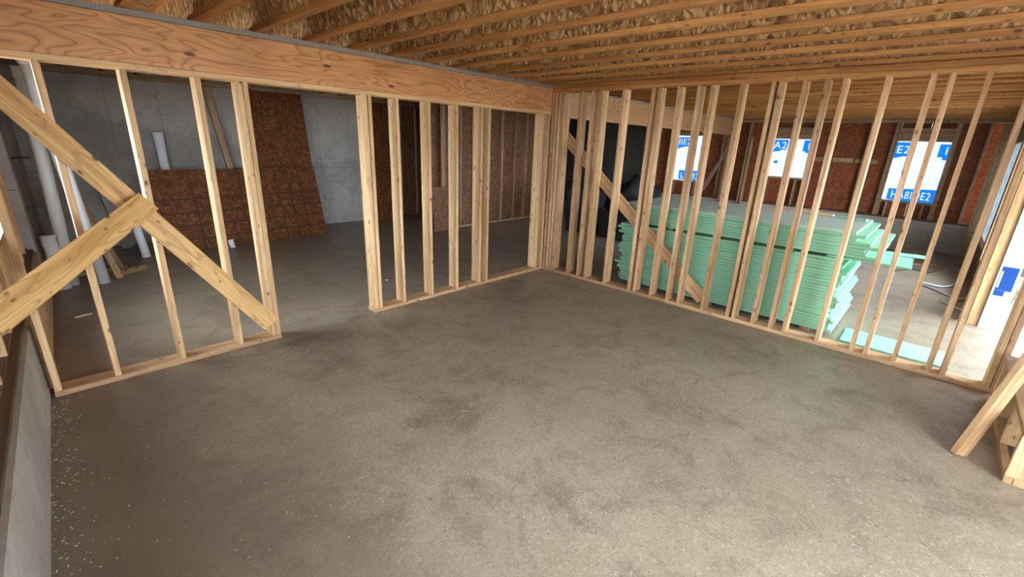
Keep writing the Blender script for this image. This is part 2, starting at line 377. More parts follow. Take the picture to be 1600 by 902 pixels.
# ---- left partition (plane y=0) under the beam
pl = struct('wall_partition_left', 'open stud partition under the deep beam with a doorway gap', 'stud wall')
HA = 2.117; yA = (0.0, D6)
box('bottom_plate', (-5.13, -3.662), yA, (0, 0.040), M_PLATE, pl)
box('bottom_plate', (-2.725, -0.004), yA, (0, 0.040), M_PLATE, pl)
box('top_plate', (-5.13, -1.6), yA, (HA, HA+T), M_STUD, pl)
box('top_plate', (-1.598, -0.004), yA, (HA, HA+T), M_STUD, pl)
for xr in (-4.774, -4.379, -3.969, -3.703, -3.665, -2.676, -2.631, -2.341, -1.965, -1.591, -1.223, -1.103, -0.130, -0.010):
    box('stud', (xr-T+0.001, xr-0.001), yA, (0.040, HA), M_STUD, pl)

box('end_stud', (-5.126, -5.089), (0.0, D6), (0.040, HA), M_STUD, pl)

# ---- right partition (plane x=0)
pr_ = struct('wall_partition_right', 'open stud partition in front of the green board pile', 'stud wall')
HB = 2.387; xB = (0.0, D6)
for a, b in ((-1.905, -0.0), (-4.7, -1.908)): box('bottom_plate', xB, (a, b), (0, 0.040), M_PLATE, pr_)
for a, b in ((-2.46, 0.0), (-4.7, -2.463)): box('top_plate', xB, (a, b), (HB, HB+T), M_JOIST, pr_)
box('top_plate', xB, (-4.7, 0.0), (HB+T+0.001, JB-0.001), M_JOIST, pr_)
for y0 in (-0.003, -0.060, -0.117, -0.167, -0.430, -0.609, -0.733, -1.035, -1.402, -1.478, -1.700, -1.914, -2.050, -2.334, -2.610, -2.672,
           -2.864, -3.034, -3.165, -3.452, -3.728, -3.836, -4.038, -4.270, -4.362, -4.625, -4.664):
    box('stud', xB, (y0-T+0.001, y0-0.001), (0.040, HB), M_STUDB, pr_)

# ---- back wall of the left room: concrete then flake board
wb = struct('wall_back', 'grey poured concrete wall at the back of the left room', 'wall')
slab('concrete', (-5.3, 0.06), (5.0, 5.2), (0, JT), M_CONC, wb)
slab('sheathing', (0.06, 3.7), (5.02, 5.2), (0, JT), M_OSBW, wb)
slab('shade_dark_concrete', (3.7, 7.3), (5.0, 5.2), (0, JT), M_SHADEC, wb)  # shade of the unlit corner put into the colour
for x in (0.08, 0.9, 1.3): box('stud', (x, x+T), (4.97, 5.02), (0.04, 2.40), M_OLD, wb)
box('top_plate', (-5.2, 7.2), (4.93, 5.0), (2.41, JB), M_OLD, wb)

# ---- framed exterior / utility walls
def framed(name, label, O, sdir, ddir, L, studs, openings, d0=0.0, depth=D6, sheath=M_OSBW, wood_m=M_OLD, z0=0.0, z1=JB, curb=0.0, curb_d=0.22,
           rz=None, parent=None, curb_from=0.0, curb_to=None, panel=1.22):
    """framing in local s (along), d (outwards), z; openings = (s0, s1, za, zb)"""
    S, Dv = V(sdir), V(ddir); O = V(O)
    w = parent or struct(name, label, 'wall')
    def bx(nm, s, d, z, m, bev=0.0025):
        p = [O+S*s[i]+Dv*d[i] for i in (0, 1)]
        return box(nm, sorted((p[0].x, p[1].x)), sorted((p[0].y, p[1].y)), z, m, w, bev)
    zb = z0
    if curb:
        ct = L if curb_to is None else curb_to
        p = [O+S*curb_from, O+S*ct+Dv*curb_d]
        slab('concrete_curb', sorted((p[0].x, p[1].x)), sorted((p[0].y, p[1].y)), (0, curb), M_CURB, w)
        zb = curb
    dd = (d0, d0+depth)
    def cut(s0, s1, za, zc, nm, dr, m, h=None):
        # run along s0..s1 minus openings reaching z range
        segs = [(s0, s1)]
        for o in openings:
            if o[2] <= za+0.05 and o[3] >= zc:
                segs = [q for a, b in segs for q in ((a, min(b, o[0])), (max(a, o[1]), b)) if q[1]-q[0] > 0.02]
        for a, b in segs: bx(nm, (a+0.001, b-0.001), dr, (za, zc), m)
    cut(0, L, zb, zb+T, 'bottom_plate', dd, M_SILL if curb else wood_m)
    bx('top_plate', (0, L), dd, (z1-2*T, z1-T-0.001), wood_m); bx('top_plate', (0, L), dd, (z1-T, z1-0.001), wood_m)
    for s in studs:
        o = next((o for o in openings if o[0]-0.001 < s+T and s < o[1]+0.001), None)
        if o is None: bx('stud', (s, s+T), dd, (zb+T, z1-2*T), wood_m)
        elif o[2] > zb+0.1: bx('cripple_stud', (s, s+T), dd, (zb+T, o[2]-T), wood_m)
    for o in openings:
        for s in (o[0]-2*T-0.002, o[0]-T-0.001, o[1]+0.001, o[1]+T+0.002):
            if s < 0 or s+T > L: continue
            bx('trimmer_stud', (s, s+T), dd, (zb+T, z1-2*T), wood_m)
        bx('header', (o[0], o[1]), (dd[0]+0.01, dd[1]), (o[3], min(o[3]+0.24, z1-2*T)), wood_m)
        if o[2] > zb+0.1: bx('window_sill', (o[0], o[1]), dd, (o[2]-T, o[2]), wood_m)
    # sheathing panels outside, cut round the openings
    ds = (dd[1]+0.001, dd[1]+0.012)
    xs = [0.0]
    while xs[-1] < L-0.01: xs.append(min(L, xs[-1]+panel))
    for a, b in zip(xs, xs[1:]):
        parts = [(a, b, zb, z1)]
        for o in openings:
            nxt = []
            for (p, q, e, f) in parts:
                if o[1] <= p or o[0] >= q: nxt.append((p, q, e, f)); continue
                if o[0] > p: nxt.append((p, o[0], e, f))
                if o[1] < q: nxt.append((o[1], q, e, f))
                pp, qq = max(p, o[0]), min(q, o[1])
                if o[2] > e: nxt.append((pp, qq, e, o[2]))
                if o[3] < f: nxt.append((pp, qq, o[3], f))
            parts = nxt
        for (p, q, e, f) in parts:
            if q-p > 0.01 and f-e > 0.01: bx('sheathing_panel', (p+0.0005, q-0.0005), ds, (e, f), sheath, 0)
    return w, bx, dd
def rim(parent, xr, yr):
    box('rim_board', xr, yr, (JB, JT), M_JOIST, parent)

# far wall, x = 7.1, s runs from y=5 down to y=-4.8
FWY = 5.0
fo = [(FWY-1.52, FWY-0.72, 0.93, 2.07), (FWY+0.80, FWY+1.62, 1.21, 2.05), (FWY+3.10, FWY+3.90, 0.91, 2.06)]
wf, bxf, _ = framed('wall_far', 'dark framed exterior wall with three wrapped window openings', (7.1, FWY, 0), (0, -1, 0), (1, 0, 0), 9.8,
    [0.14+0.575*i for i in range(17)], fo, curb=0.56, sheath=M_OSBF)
rim(wf, (7.1, 7.14), (-4.8, 5.0))
for a, b in ((FWY+1.72, FWY+2.06), (FWY+2.10, FWY+2.46), (FWY+2.50, FWY+2.88)): bxf('blocking', (a, b), (0.02, 0.058), (1.60, 1.69), M_OLD)
slab('shade_dark_concrete', (7.04, 7.095), (1.95, 5.0), (0, JB-0.002), M_SHADEC, wf)  # dark slab added over the framing to stand in for shade
lumber('brace', (7.06, 0.55, 0.75), (7.06, -0.02, 2.02), 0.089, 0.03, (0, 0.9, 0.4), M_OLD, wf)
for y in (0.10, 0.06, -0.35, -0.42): box('post_stud', (6.99, 7.08), (y-T, y), (0.0, 2.05), M_OLD, wf)

# right exterior wall (y=-4.65) from the doorway jamb to the far corner, window near the far corner
ro = [(0.45, 2.6, 0.35, 2.10), (2.85, 4.85, 0.45, 2.05)]  # first opening is unseen, added to light the right room
wr, bxr, _ = framed('wall_right', 'exterior wall with white wrapped jamb beside the open doorway', (2.05, -4.65, 0), (1, 0, 0), (0, -1, 0), 5.05,
    [0.30+0.406*i for i in range(12)], ro, curb=0.0)
for k in range(3): box('trimmer_stud', (2.052+k*0.04, 2.089+k*0.04), (-4.649, -4.56), (0.0, 2.30), M_STUDB, wr)
for k in range(3): box('post_stud', (6.945+k*0.04, 6.983+k*0.04), (-4.64, -4.50), (0.0, 2.38), M_OLD, wr)
box('header', (0.09, 2.05), (-4.80, -4.66), (2.15, JB-0.002), M_OLD, wr)
rim(wr, (0.09, 7.1), (-4.80, -4.76))
# wrapped jamb
jam = slab('jamb_wrap', (2.028, 2.046), (-4.815, -4.652), (0.0, 2.15), M_WRAPX, wr)
slab('wrap_print', (2.0265, 2.028), (-4.795, -4.672), (0.44, 0.70), M_WBLUEX, wr)
slab('wrap_print', (2.0265, 2.028), (-4.750, -4.672), (0.38, 0.438), M_WBLUEX, wr)
slab('wrap_letter', (2.025, 2.0265), (-4.69, -4.674), (0.47, 0.65), M_WTXTX, wr)
slab('wrap_print', (2.0265, 2.028), (-4.81, -4.66), (1.62, 1.78), M_WBLUEX, wr)
slab('exterior_wrap', (2.03, 2.48), (-4.815, -4.806), (0, JB), M_WRAPX, wr)

# front wall behind the camera, wide opening added for light; short return beside the doorway
wo = [(0.75, 3.6, 0.55, 2.16)]
w1, _, _ = framed('wall_front', 'framed exterior wall with an unseen wide opening added for light behind the viewer', (-5.6, -5.85, 0), (1, 0, 0), (0, -1, 0), 5.69,
    [0.1+0.406*i for i in range(14)], wo)
rim(w1, (-5.6, 0.09), (-5.99, -5.95))
w2, _, _ = framed('wall_return', 'short framed return wall beside the doorway', (0.0, -4.84, 0), (0, -1, 0), (1, 0, 0), 1.0,
    [0.02, 0.43, 0.84], [], depth=D4)

# left exterior wall, slightly out of square; low concrete curb steps up to full height at the back
ang = -math.atan(0.04)
wl = struct('wall_left', 'low concrete curb with window framing along the left side', 'wall', (-5.155, 0, 0), ang)
framed('wall_left', '', (0, -6.0, 0), (0, 1, 0), (-1, 0, 0), 8.62, [0.22+0.406*i for i in range(21)],
    [(0.9, 3.5, 1.35, 2.14), (6.25, 7.65, 0.96, 2.12)], d0=0.06, depth=D4, wood_m=M_STUDB, curb=0.50, curb_d=0.24, parent=wl)  # first opening is unseen, added to light the left partition studs
box('mud_sill', (-0.235, -0.02), (-5.9, 2.6), (0.501, 0.530), M_SILL, wl)
slab('concrete', (-0.24, 0.0), (2.62, 5.3), (0, JB), M_CONC, wl)
for a, b in ((0.16, 1.37), (1.375, 2.55)): box('curb_board', (0.001, 0.02), (a, b), (0.002, 0.49), M_STUD, wl)
rim(wl, (-0.24, -0.20), (-6.0, 5.2))

# utility wall in the left room, y=3.2
uw, bxu, _ = framed('wall_utility', 'stud wall sheathed in dark flake board in the back right of the left room', (0.30, 3.19, 0), (1, 0, 0), (0, 1, 0), 3.4,
    [0.0, 0.39, 0.82, 1.21, 1.62, 2.01, 2.41, 2.79, 3.33], [], depth=D4, wood_m=M_OLD)
slab('sheathing_return', (2.3, 2.315), (3.30, 5.0), (0, JB), M_OSBW, uw)
slab('shade_dark_return', (3.705, 3.72), (3.19, 5.0), (0, JB), M_SHADEC, uw)  # return in the same shade-dark tone

# ---- window wraps (thin house wrap lit from outside) with their print
def wrap(n, label, yr, zr):
    w = tag(empty(n, (7.255, (yr[0]+yr[1])/2, zr[0])), label, 'window', kind='structure')
    y0, y1 = max(yr), min(yr); c = w.location
    rawmesh('wrap_sheet', [(0, y-c.y, z-c.z) for y, z in ((y0+0.06, zr[0]-0.05), (y1-0.06, zr[0]-0.05), (y1-0.06, zr[1]+0.05), (y0+0.06, zr[1]+0.05))], [(0, 1, 2, 3)], M_WRAP, w)
    return w
def band(w, pts, letters=(), name='print_band'):
    """flat blue ink area on the wrap; the letters are gaps in the ink. pts and letter origins in (y, z)"""
    cu = bpy.data.curves.new('ink', 'CURVE'); cu.dimensions = '2D'; cu.fill_mode = 'BOTH'; c = w.location
    sp = cu.splines.new('POLY'); sp.points.add(len(pts)-1); sp.use_cyclic_u = True
    for p, (y, z) in zip(sp.points, pts): p.co = (-(y-c.y), z-c.z, 0, 1)
    for body, size, y, z, xs in letters:
        tcu = bpy.data.curves.new('t', 'FONT'); tcu.body = body; tcu.size = size; tcu.offset = 0.035*size; tcu.space_character = 1.12
        to = bpy.data.objects.new('t', tcu); COL.objects.link(to); bpy.context.view_layer.update()
        cc = to.to_curve(bpy.context.evaluated_depsgraph_get())
        for q in cc.splines:
            n = cu.splines.new('BEZIER'); n.bezier_points.add(len(q.bezier_points)-1); n.use_cyclic_u = True; n.resolution_u = 4
            f = lambda v: V((v.x*xs-(y-c.y), v.y+z-c.z, 0))
            for d, e in zip(n.bezier_points, q.bezier_points):
                d.handle_left_type = d.handle_right_type = 'FREE'
                d.co = f(e.co); d.handle_left = f(e.handle_left); d.handle_right = f(e.handle_right)
        to.to_curve_clear(); bpy.data.objects.remove(to)
    co = bpy.data.objects.new('ink', cu); COL.objects.link(co); bpy.context.view_layer.update()
    me = bpy.data.meshes.new_from_object(co.evaluated_get(bpy.context.evaluated_depsgraph_get())); bpy.data.objects.remove(co)
    me.materials.clear(); X, Y = V((0, -1, 0)), V((0, 0, 1)); m = Matrix((X, Y, X.cross(Y))).transposed().to_4x4(); m.translation = (-0.003, 0, 0)
    return link(name, me, M_WBLUE, w, m)
R4 = lambda a, b, c, d: [(a, c), (b, c), (b, d), (a, d)]
w1_ = wrap('window_1', 'window opening under the far beam covered in blue printed house wrap', (1.52, 0.72), (0.93, 2.07))
band(w1_, [(1.56, 2.03), (1.05, 2.03), (1.04, 1.80), (1.24, 1.80), (1.38, 1.76), (1.56, 1.68)], [('JIIE2', 0.21, 1.50, 1.845, 0.9)])
band(w1_, [(1.32, 1.19), (0.66, 1.20), (0.66, 0.88), (1.05, 0.88), (1.05, 0.95), (1.32, 0.95)], [('L 382', 0.21, 1.27, 0.985, 0.95)])
w2_ = wrap('window_2', 'shorter window opening covered in house wrap with one blue dot', (-0.80, -1.62), (1.21, 2.05))
band(w2_, [(-0.74, 2.03), (-1.16, 2.03), (-1.14, 1.80), (-1.06, 1.81), (-1.02, 1.78), (-0.90, 1.76), (-0.74, 1.70)], [('IA2', 0.22, -0.80, 1.835, 1.0)])
band(w2_, [(-1.47, 2.03), (-1.7, 2.03), (-1.7, 1.76), (-1.53, 1.76), (-1.53, 1.79), (-1.47, 1.79)], [('L', 0.20, -1.555, 1.84, 1.0)])
band(w2_, [(-0.975+0.045*math.cos(k*math.pi/6), 1.535+0.036*math.sin(k*math.pi/6)) for k in range(12)], name='wrap_dot')
w3_ = wrap('window_3', 'window opening nearest the doorway covered in house wrap with large white lettering', (-3.10, -3.90), (0.91, 2.06))
band(w3_, [(-3.05, 2.04), (-3.37, 2.04), (-3.37, 1.77), (-3.24, 1.77), (-3.05, 1.71)], [('E2', 0.21, -3.115, 1.83, 0.95)])
band(w3_, [(-3.75, 2.02), (-3.95, 2.02), (-3.95, 1.73), (-3.83, 1.73), (-3.83, 1.78), (-3.75, 1.78)], [('I', 0.20, -3.84, 1.83, 1.0)])
band(w3_, [(-3.17, 1.14), (-3.95, 1.17), (-3.95, 0.87), (-3.32, 0.87), (-3.32, 0.915), (-3.17, 0.92)], [('HA8IDE2', 0.215, -3.225, 0.955, 0.68)])
w4_ = tag(empty('window_4', (6.3, -4.715, 0.45)), 'tall side window by the far corner with torn pale wrap', 'window', kind='structure')
rawmesh('wrap_sheet', [(-1.39, 0, 0.002), (0.59, 0, 0.002), (0.59, 0, 1.598), (-1.39, 0, 1.598)], [(0, 1, 2, 3)], M_WRAP, w4_)
for k in range(7):
    z = 0.1+0.22*k; x = 0.02+0.10*math.sin(k*2.3)
    rawmesh('print_band', [(x, 0.003, z), (x+0.12+0.05*math.sin(k*5), 0.003, z+0.02), (x+0.14, 0.003, z+0.14), (x+0.02, 0.003, z+0.11)], [(0, 1, 2, 3)], M_WBLUE, w4_)

# ---- wing of the house outside the doorway, wrapped, with a low concrete base
wx = struct('wall_wing', 'wrapped outer wing of the house seen through the doorway', 'wall')
slab('exterior_wrap', (5.80, 5.9), (-8.6, -4.83), (0.30, 2.9), M_WRAPX, wx)
slab('concrete_base', (5.78, 5.92), (-8.6, -4.83), (-0.2, 0.30), M_SHADEC, wx)
slab('wrap_print', (5.795, 5.80), (-6.3, -5.05), (0.93, 1.22), M_WBLUEX, wx)
slab('wrap_print', (5.795, 5.80), (-6.3, -5.25), (1.60, 1.85), M_WBLUEX, wx)

# ================================================================== BEAMS
bm1 = tag(empty('support_beam', (-2.6, 0.04, 2.156)), 'deep orange veneer beam over the left stud partition', 'beam')
def child(o, name, xr, yr, zr, mat, bev=0.0025):
    c = o.location; return box(name, (xr[0]-c.x, xr[1]-c.x), (yr[0]-c.y, yr[1]-c.y), (zr[0]-c.z, zr[1]-c.z), mat, o, bev)
child(bm1, 'beam_ply', (-5.14, -0.002), (0.0, 0.044), (2.156, 2.434), M_BEAM)
child(bm1, 'beam_ply', (-5.14, -0.002), (0.045, 0.089), (2.156, 2.434), M_BEAM)
child(bm1, 'nailer_plate', (-5.14, -0.002), (-0.014, 0.105), (2.435, 2.472), M_GREYW)
bm2 = tag(empty('support_beam', (3.5, 0.04, 2.10)), 'pale veneer beam running to the window wall behind the right partition', 'beam')
child(bm2, 'beam_ply', (0.095, 6.98), (0.0, 0.044), (2.10, 2.442), M_BEAM2)
child(bm2, 'beam_ply', (0.095, 6.98), (0.045, 0.089), (2.10, 2.442), M_BEAM2)
child(bm2, 'nailer_plate', (0.095, 6.98), (-0.01, 0.1), (2.443, 2.472), M_GREYW)

# ================================================================== BRACES
o = lumber('brace_board', (-5.06, -0.0195, 2.055), (-3.745, -0.0195, 0.165), D5, T, (0.818, 0, 0.575), M_BRACE)
tag(o, 'long diagonal brace nailed across the left partition studs', 'brace')
l = (V((-5.27, -0.925, 0.832)) - V((-4.435, -0.075, 1.268))).normalized(); mid = V((-4.8, -0.45, 1.07)); nrm = (CAM-mid).normalized()
o = lumber('brace_board', V((-4.425, -0.078, 1.278)), V((-5.235, -0.8995, 0.8466)), 0.145, T, l.cross(nrm), M_BRACE)
tag(o, 'short board crossing over the long brace towards the left wall', 'brace')
o = lumber('brace_board', (0.16, -0.01, 1.955), (0.16, -2.29, 0.105), D5, T, (0, -0.64, 0.77), M_STUDB)
tag(o, 'diagonal brace nailed behind the right partition studs', 'brace')
a = V((-1.262, -4.487, 0.004)); d = V((0.13, -0.135, 0.67)).normalized()
o = lumber('brace_post', a, a+d*2.42, D4, T, V((0.75, -0.66, 0)), M_STUDB)
tag(o, 'leaning timber post with its foot on the slab beside the low platform', 'post')

# ================================================================== PLATFORM (low framed box by the wall)
pf = tag(empty('timber_platform', (-0.9, -5.15, 0)), 'low framed timber platform with plywood top at the right edge', 'platform')
child(pf, 'bottom_plate', (-1.41, -0.10), (-4.71, -4.672), (0, 0.045), M_PLATE)
child(pf, 'bottom_plate', (-1.41, -1.372), (-5.70, -4.712), (0, 0.045), M_PLATE)
child(pf, 'top_rail', (-1.41, -0.10), (-4.71, -4.672), (0.312, 0.350), M_PLATE)
child(pf, 'top_rail', (-1.41, -1.372), (-5.70, -4.712), (0.312, 0.350), M_PLATE)
for x in (-1.41, -0.98, -0.55, -0.14): child(pf, 'stud', (x, x+T), (-4.745, -4.672), (0.046, 0.311), M_STUD)
for y in (-4.95, -5.35, -5.70): child(pf, 'stud', (-1.41, -1.321), (y, y+T), (0.046, 0.311), M_STUD)
child(pf, 'inner_panel', (-1.36, -0.10), (-5.02, -5.008), (0.0, 0.31), M_PLY)
child(pf, 'deck_panel', (-1.43, -0.09), (-5.72, -4.66), (0.351, 0.369), M_PLY)

# ================================================================== GREEN BOARD PILE
def sheet(x0, x1, y0, y1, z0, z1, top, label, group=None, rz=0.0, tilt=0.0, name='drywall_sheet'):
    L, w, t = y1-y0, x1-x0, z1-z0
    o = empty(name, ((x0+x1)/2, (y0+y1)/2, z0), rz); o.rotation_euler = (tilt, 0, rz)
    e = 0.012
    core = box('board', (-w/2, w/2), (-L/2+e, L/2-e), (0, t), top, o, 0.0035)
    box('end_tape', (-w/2+0.0015, w/2-0.0015), (-L/2, -L/2+e-0.0005), (0.001, t-0.001), M_MINT, o, 0)
    box('end_tape', (-w/2+0.0015, w/2-0.0015), (L/2-e+0.0005, L/2), (0.001, t-0.001), M_MINT, o, 0)
    return tag(o, label, 'drywall', group)
for i, x in enumerate((-1.35, -2.3, -3.3)):
    o = box('pile_spacer', (0.345, 1.54), (x-0.045, x+0.045), (0.0, 0.038), M_OLD)
    tag(o, ('timber spacer under the left end of the green board pile', 'timber spacer under the middle of the green board pile', 'timber spacer under the right end of the green board pile')[i], 'spacer')
ORD = ['lowest', 'second', 'third', 'fourth', 'fifth', 'sixth', 'seventh', 'eighth', 'ninth', 'tenth', 'eleventh', 'twelfth', 'thirteenth', 'fourteenth',
       'fifteenth', 'sixteenth', 'seventeenth', 'eighteenth', 'nineteenth', 'twentieth', 'twenty first', 'twenty second', 'twenty third', 'twenty fourth']
z = 0.0385
for n in range(24):
    t = 0.0318; off = random.gauss(0, 0.022) + (0.04 if (n//4) % 2 else -0.012) + 0.0006*n; xo = random.gauss(0, 0.008)
    lb = 'green drywall sheet, %s up from the slab in the tall lower bundle' % ORD[n] if n else 'lowest green drywall sheet of the pile, resting on the spacers'
    if n == 23: lb = 'top green drywall sheet of the lower bundle, under the dark gap'
    sheet(0.335+xo, 1.555+xo, -3.515+off, -1.075+off, z, z+t-0.0012, M_GREEN, lb, 'sheets in the lower bundle', random.uniform(-.002, .002))
    z += t
GAP = z
for x in (-1.7, -3.0):
    o = box('pile_spacer', (0.36, 1.5), (x-0.03, x+0.03), (z, z+0.028), M_OLD)
    tag(o, 'thin spacer between the bundles near the %s end of the pile' % ('left' if x > -2 else 'right'), 'spacer')
z += 0.0285
UOFF = (-0.10, 0.00, -0.03, -0.15, -0.05, 0.06, 0.03, 0.09)
for k in range(8):
    t = 0.0315; off = random.gauss(0, 0.012) + UOFF[k]; xo = random.uniform(-0.012, 0.012)
    lb = 'topmost sheet of the green board pile, window sheen in its grey tint' if k == 7 else 'green drywall sheet just above the dark gap of the pile' if k == 0 else 'green drywall sheet, %s up in the loose upper bundle' % ORD[k]
    sheet(0.335+xo, 1.555+xo, -3.60+off, -1.16+off, z, z+t-0.0012, M_GREENSH if k == 7 else M_GREEN, lb, 'sheets in the upper bundle', random.uniform(-.006, .006))
    z += t
PTOP = z
sheet(0.30, 0.74, -4.43, -3.62, 0.001, 0.017, M_MINT, 'mint green drywall offcut lying flat on the slab beyond the right partition')
sheet(0.36, 0.90, -3.97, -3.32, GAP+0.002, GAP+0.020, M_MINT, 'broad green drywall strip sticking out from the right end of the pile', rz=0.03)
sheet(1.02, 1.14, -4.06, -3.50, GAP+0.002, GAP+0.018, M_MINT, 'narrow green drywall strip sticking out behind the broad one', rz=0.22)
for (x, y, L, w, a, m, lb) in ((1.30, -2.62, 0.30, 0.05, 1.75, M_OLD, 'brown wood scrap on top of the green board pile'), (1.42, -2.98, 0.36, 0.06, 1.5, M_STUD, 'pale wood scrap on top of the green board pile'),
                          (1.30, -3.36, 0.26, 0.06, 1.35, M_MINT, 'green offcut lying on top of the board pile')):
    o = lumber('scrap_piece', (x-L/2*math.cos(a), y-L/2*math.sin(a), PTOP+0.012), (x+L/2*math.cos(a), y+L/2*math.sin(a), PTOP+0.012), w, 0.022, (-math.sin(a), math.cos(a), 0), m)
    tag(o, lb, 'scrap')

# ================================================================== LEFT ROOM THINGS
def pipe(label, a, b, r, mat, hub=True):
    o = empty('plastic_pipe', a); m = axis_matrix((0, 0, 0), V(b)-V(a)); L = (V(b)-V(a)).length; w = 0.007
    lathe('tube', [(r-w, 0), (r, 0), (r, L), (r-w, L), (r-w, 0)], mat, o, m)
    if hub: lathe('hub', [(r+0.0005, L-0.11), (r+0.008, L-0.10), (r+0.008, L-0.012), (r+0.012, L-0.010), (r+0.012, L+0.008), (r-w, L+0.008)], mat, o, m)
    return tag(o, label, 'pipe')
pipe('tall leaning off white pipe nearest the left wall', (-4.845, 2.99, 0.003), (-4.79, 2.93, 2.28), 0.060, M_PVC)
pipe('tall bright white pipe leaning behind the first stud', (-4.585, 2.88, 0.003), (-4.752, 2.62, 2.40), 0.060, M_PVCB)
pipe('short capped pipe standing in the left corner', (-4.925, 2.86, 0.003), (-4.94, 2.88, 0.60), 0.062, M_PVC)
pipe('short white pipe standing behind the crossing braces', (-4.02, 3.94, 0.003), (-4.07, 4.02, 0.62), 0.052, M_PVCB)
pipe('white pipe with collar standing behind the lined flake board', (-3.43, 4.86, 0.003), (-3.455, 4.88, 1.68), 0.062, M_PVCB)
pipe('tiny white pipe offcut at the foot of the lined flake board', (-2.955, 3.87, 0.003), (-2.965, 3.885, 0.13), 0.04, M_PVCB, False)
o = lumber('lumber_offcut', (-4.43, 2.95, 0.01), (-4.66, 3.25, 1.12), 0.07, 0.018, (1, 0.3, 0), M_OLD); tag(o, 'brown strip leaning just right of the bright pipe', 'board')
o = lumber('lumber_offcut', (-4.36, 3.3, 0.01), (-4.60, 3.6, 1.0), 0.06, 0.018, (1, -0.4, 0), M_OLD); tag(o, 'second thin strip leaning behind the bright pipe', 'board')
o = lumber('lumber_offcut', (-4.42, 3.1, 0.012), (-4.12, 3.28, 0.012), 0.07, 0.02, (0, 0, 1), M_OLD, bev=0.001); o.location.z = 0.036; tag(o, 'dark scrap on edge on the slab by the pipes', 'board')
o = lumber('lumber_offcut', (-4.9, 3.35, 0.02), (-4.3, 3.5, 0.02), 0.09, 0.036, (0, 1, 0), M_OLD); tag(o, 'flat scrap board lying behind the pipes', 'board')
o = lumber('timber_stud', (-2.44, 4.66, 0.01), (-2.71, 4.955, 2.40), D4, T, (1, 0, 0), M_OLD); tag(o, 'loose timber stud leaning on the concrete wall', 'board')
o = lumber('lumber_offcut', (-4.12, 4.70, 0.01), (-4.22, 4.93, 0.9), 0.14, 0.02, (1, 0, 0), M_CONC); tag(o, 'grey board leaning on the concrete behind the short pipe', 'board')
# flake board panels
def panel(label, c0, c1, h, lean_y, mat, t=0.015, name='flake_board_panel', thick_back=0.0):
    """c0,c1 = bottom corners (left,right); leans back towards +y"""
    c0, c1 = V(c0), V(c1); X = (c1-c0); L = X.length; X.normalize(); Y = V((0, lean_y, math.sqrt(h*h-lean_y**2))).normalized(); Y = (Y-X*Y.dot(X)).normalized(); Z = X.cross(Y)
    m = Matrix((X, Y, Z)).transposed().to_4x4(); m.translation = (c0+c1)/2 + Y*h/2 - Z*t/2
    o = link(name, boxmesh(L, h, t, mat, 0.001), mat, None, m); return tag(o, label, 'panel')
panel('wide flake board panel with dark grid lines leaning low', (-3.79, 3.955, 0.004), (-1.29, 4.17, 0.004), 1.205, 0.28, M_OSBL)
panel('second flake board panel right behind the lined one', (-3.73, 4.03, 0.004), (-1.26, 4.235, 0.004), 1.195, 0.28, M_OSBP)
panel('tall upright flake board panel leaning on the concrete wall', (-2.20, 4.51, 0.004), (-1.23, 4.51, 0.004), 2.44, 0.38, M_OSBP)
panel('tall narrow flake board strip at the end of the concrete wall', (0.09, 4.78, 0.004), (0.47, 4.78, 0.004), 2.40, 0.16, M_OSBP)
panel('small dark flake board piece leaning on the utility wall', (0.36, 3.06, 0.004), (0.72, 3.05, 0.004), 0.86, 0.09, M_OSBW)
o = lumber('timber_stud', (0.66, 3.165, 0.865), (0.66, 3.165, 2.37), D4, T, (1, 0, 0), M_OLD); 
tag(o, 'short timber nailed above the small dark board piece', 'board')
for k, (zz) in enumerate((1.42, 0.93)):
    o = tube('pipe_strap', [(-5.03, 2.70, zz), (-4.97, 2.78, zz), (-4.90, 2.80, zz)], 0.008, M_BLACK); tag(o, '%s black steel pipe strap on the left concrete corner' % ('upper', 'lower')[k], 'strap')

# ================================================================== RIGHT ROOM THINGS (dark corner)
def tote(label, x, y, w, d, h, z=0.0, rz=0.0):
    o = empty('storage_tote', (x, y, z), rz); vs = []; 
    for zz, k in ((0, 0.86), (h, 1.0)):
        vs += [(sx*w/2*k, sy*d/2*k, zz) for sx, sy in ((-1, -1), (1, -1), (1, 1), (-1, 1))]
    rawmesh('body', vs, [(3, 2, 1, 0), (0, 1, 5, 4), (1, 2, 6, 5), (2, 3, 7, 6), (3, 0, 4, 7)], M_TOTE, o)
    box('rim', (-w/2-0.02, w/2+0.02), (-d/2-0.02, d/2+0.02), (h, h+0.03), M_TOTE, o); box('lid', (-w/2+0.02, w/2-0.02), (-d/2+0.02, d/2-0.02), (h+0.031, h+0.055), M_TOTE, o)
    for s in (-1, 1): box('handle', (s*(w/2)-0.03, s*(w/2)+0.03), (-0.09, 0.09), (h-0.05, h-0.02), M_BLACK, o)
    return tag(o, label, 'bin')
tote('dark bin on the slab behind the right partition corner', 2.98, 1.33, 0.52, 0.72, 0.46, rz=0.1)
tote('dark bin stacked on the lower bin behind the partition', 2.99, 1.34, 0.50, 0.70, 0.30, z=0.516, rz=0.2)
tote('dark bin nearest the green pile in the shaded corner', 2.98, 0.48, 0.55, 0.75, 0.48, rz=-0.08)
bmh = bmesh.new(); bmesh.ops.create_icosphere(bmh, subdivisions=4, radius=1.0)
from mathutils import noise as mn
for v in bmh.verts:
    k = 1+0.22*mn.noise(v.co*2.1)+0.10*mn.noise(v.co*5.3); zz = max(v.co.z, -0.25)
    v.co = V((v.co.x*0.75*k, v.co.y*0.62*k, (zz+0.25)*0.86*k if zz > -0.25 else 0.0))
me = bpy.data.meshes.new('tarp_heap'); bmh.to_mesh(me); bmh.free(); me.polygons.foreach_set('use_smooth', [True]*len(me.polygons))
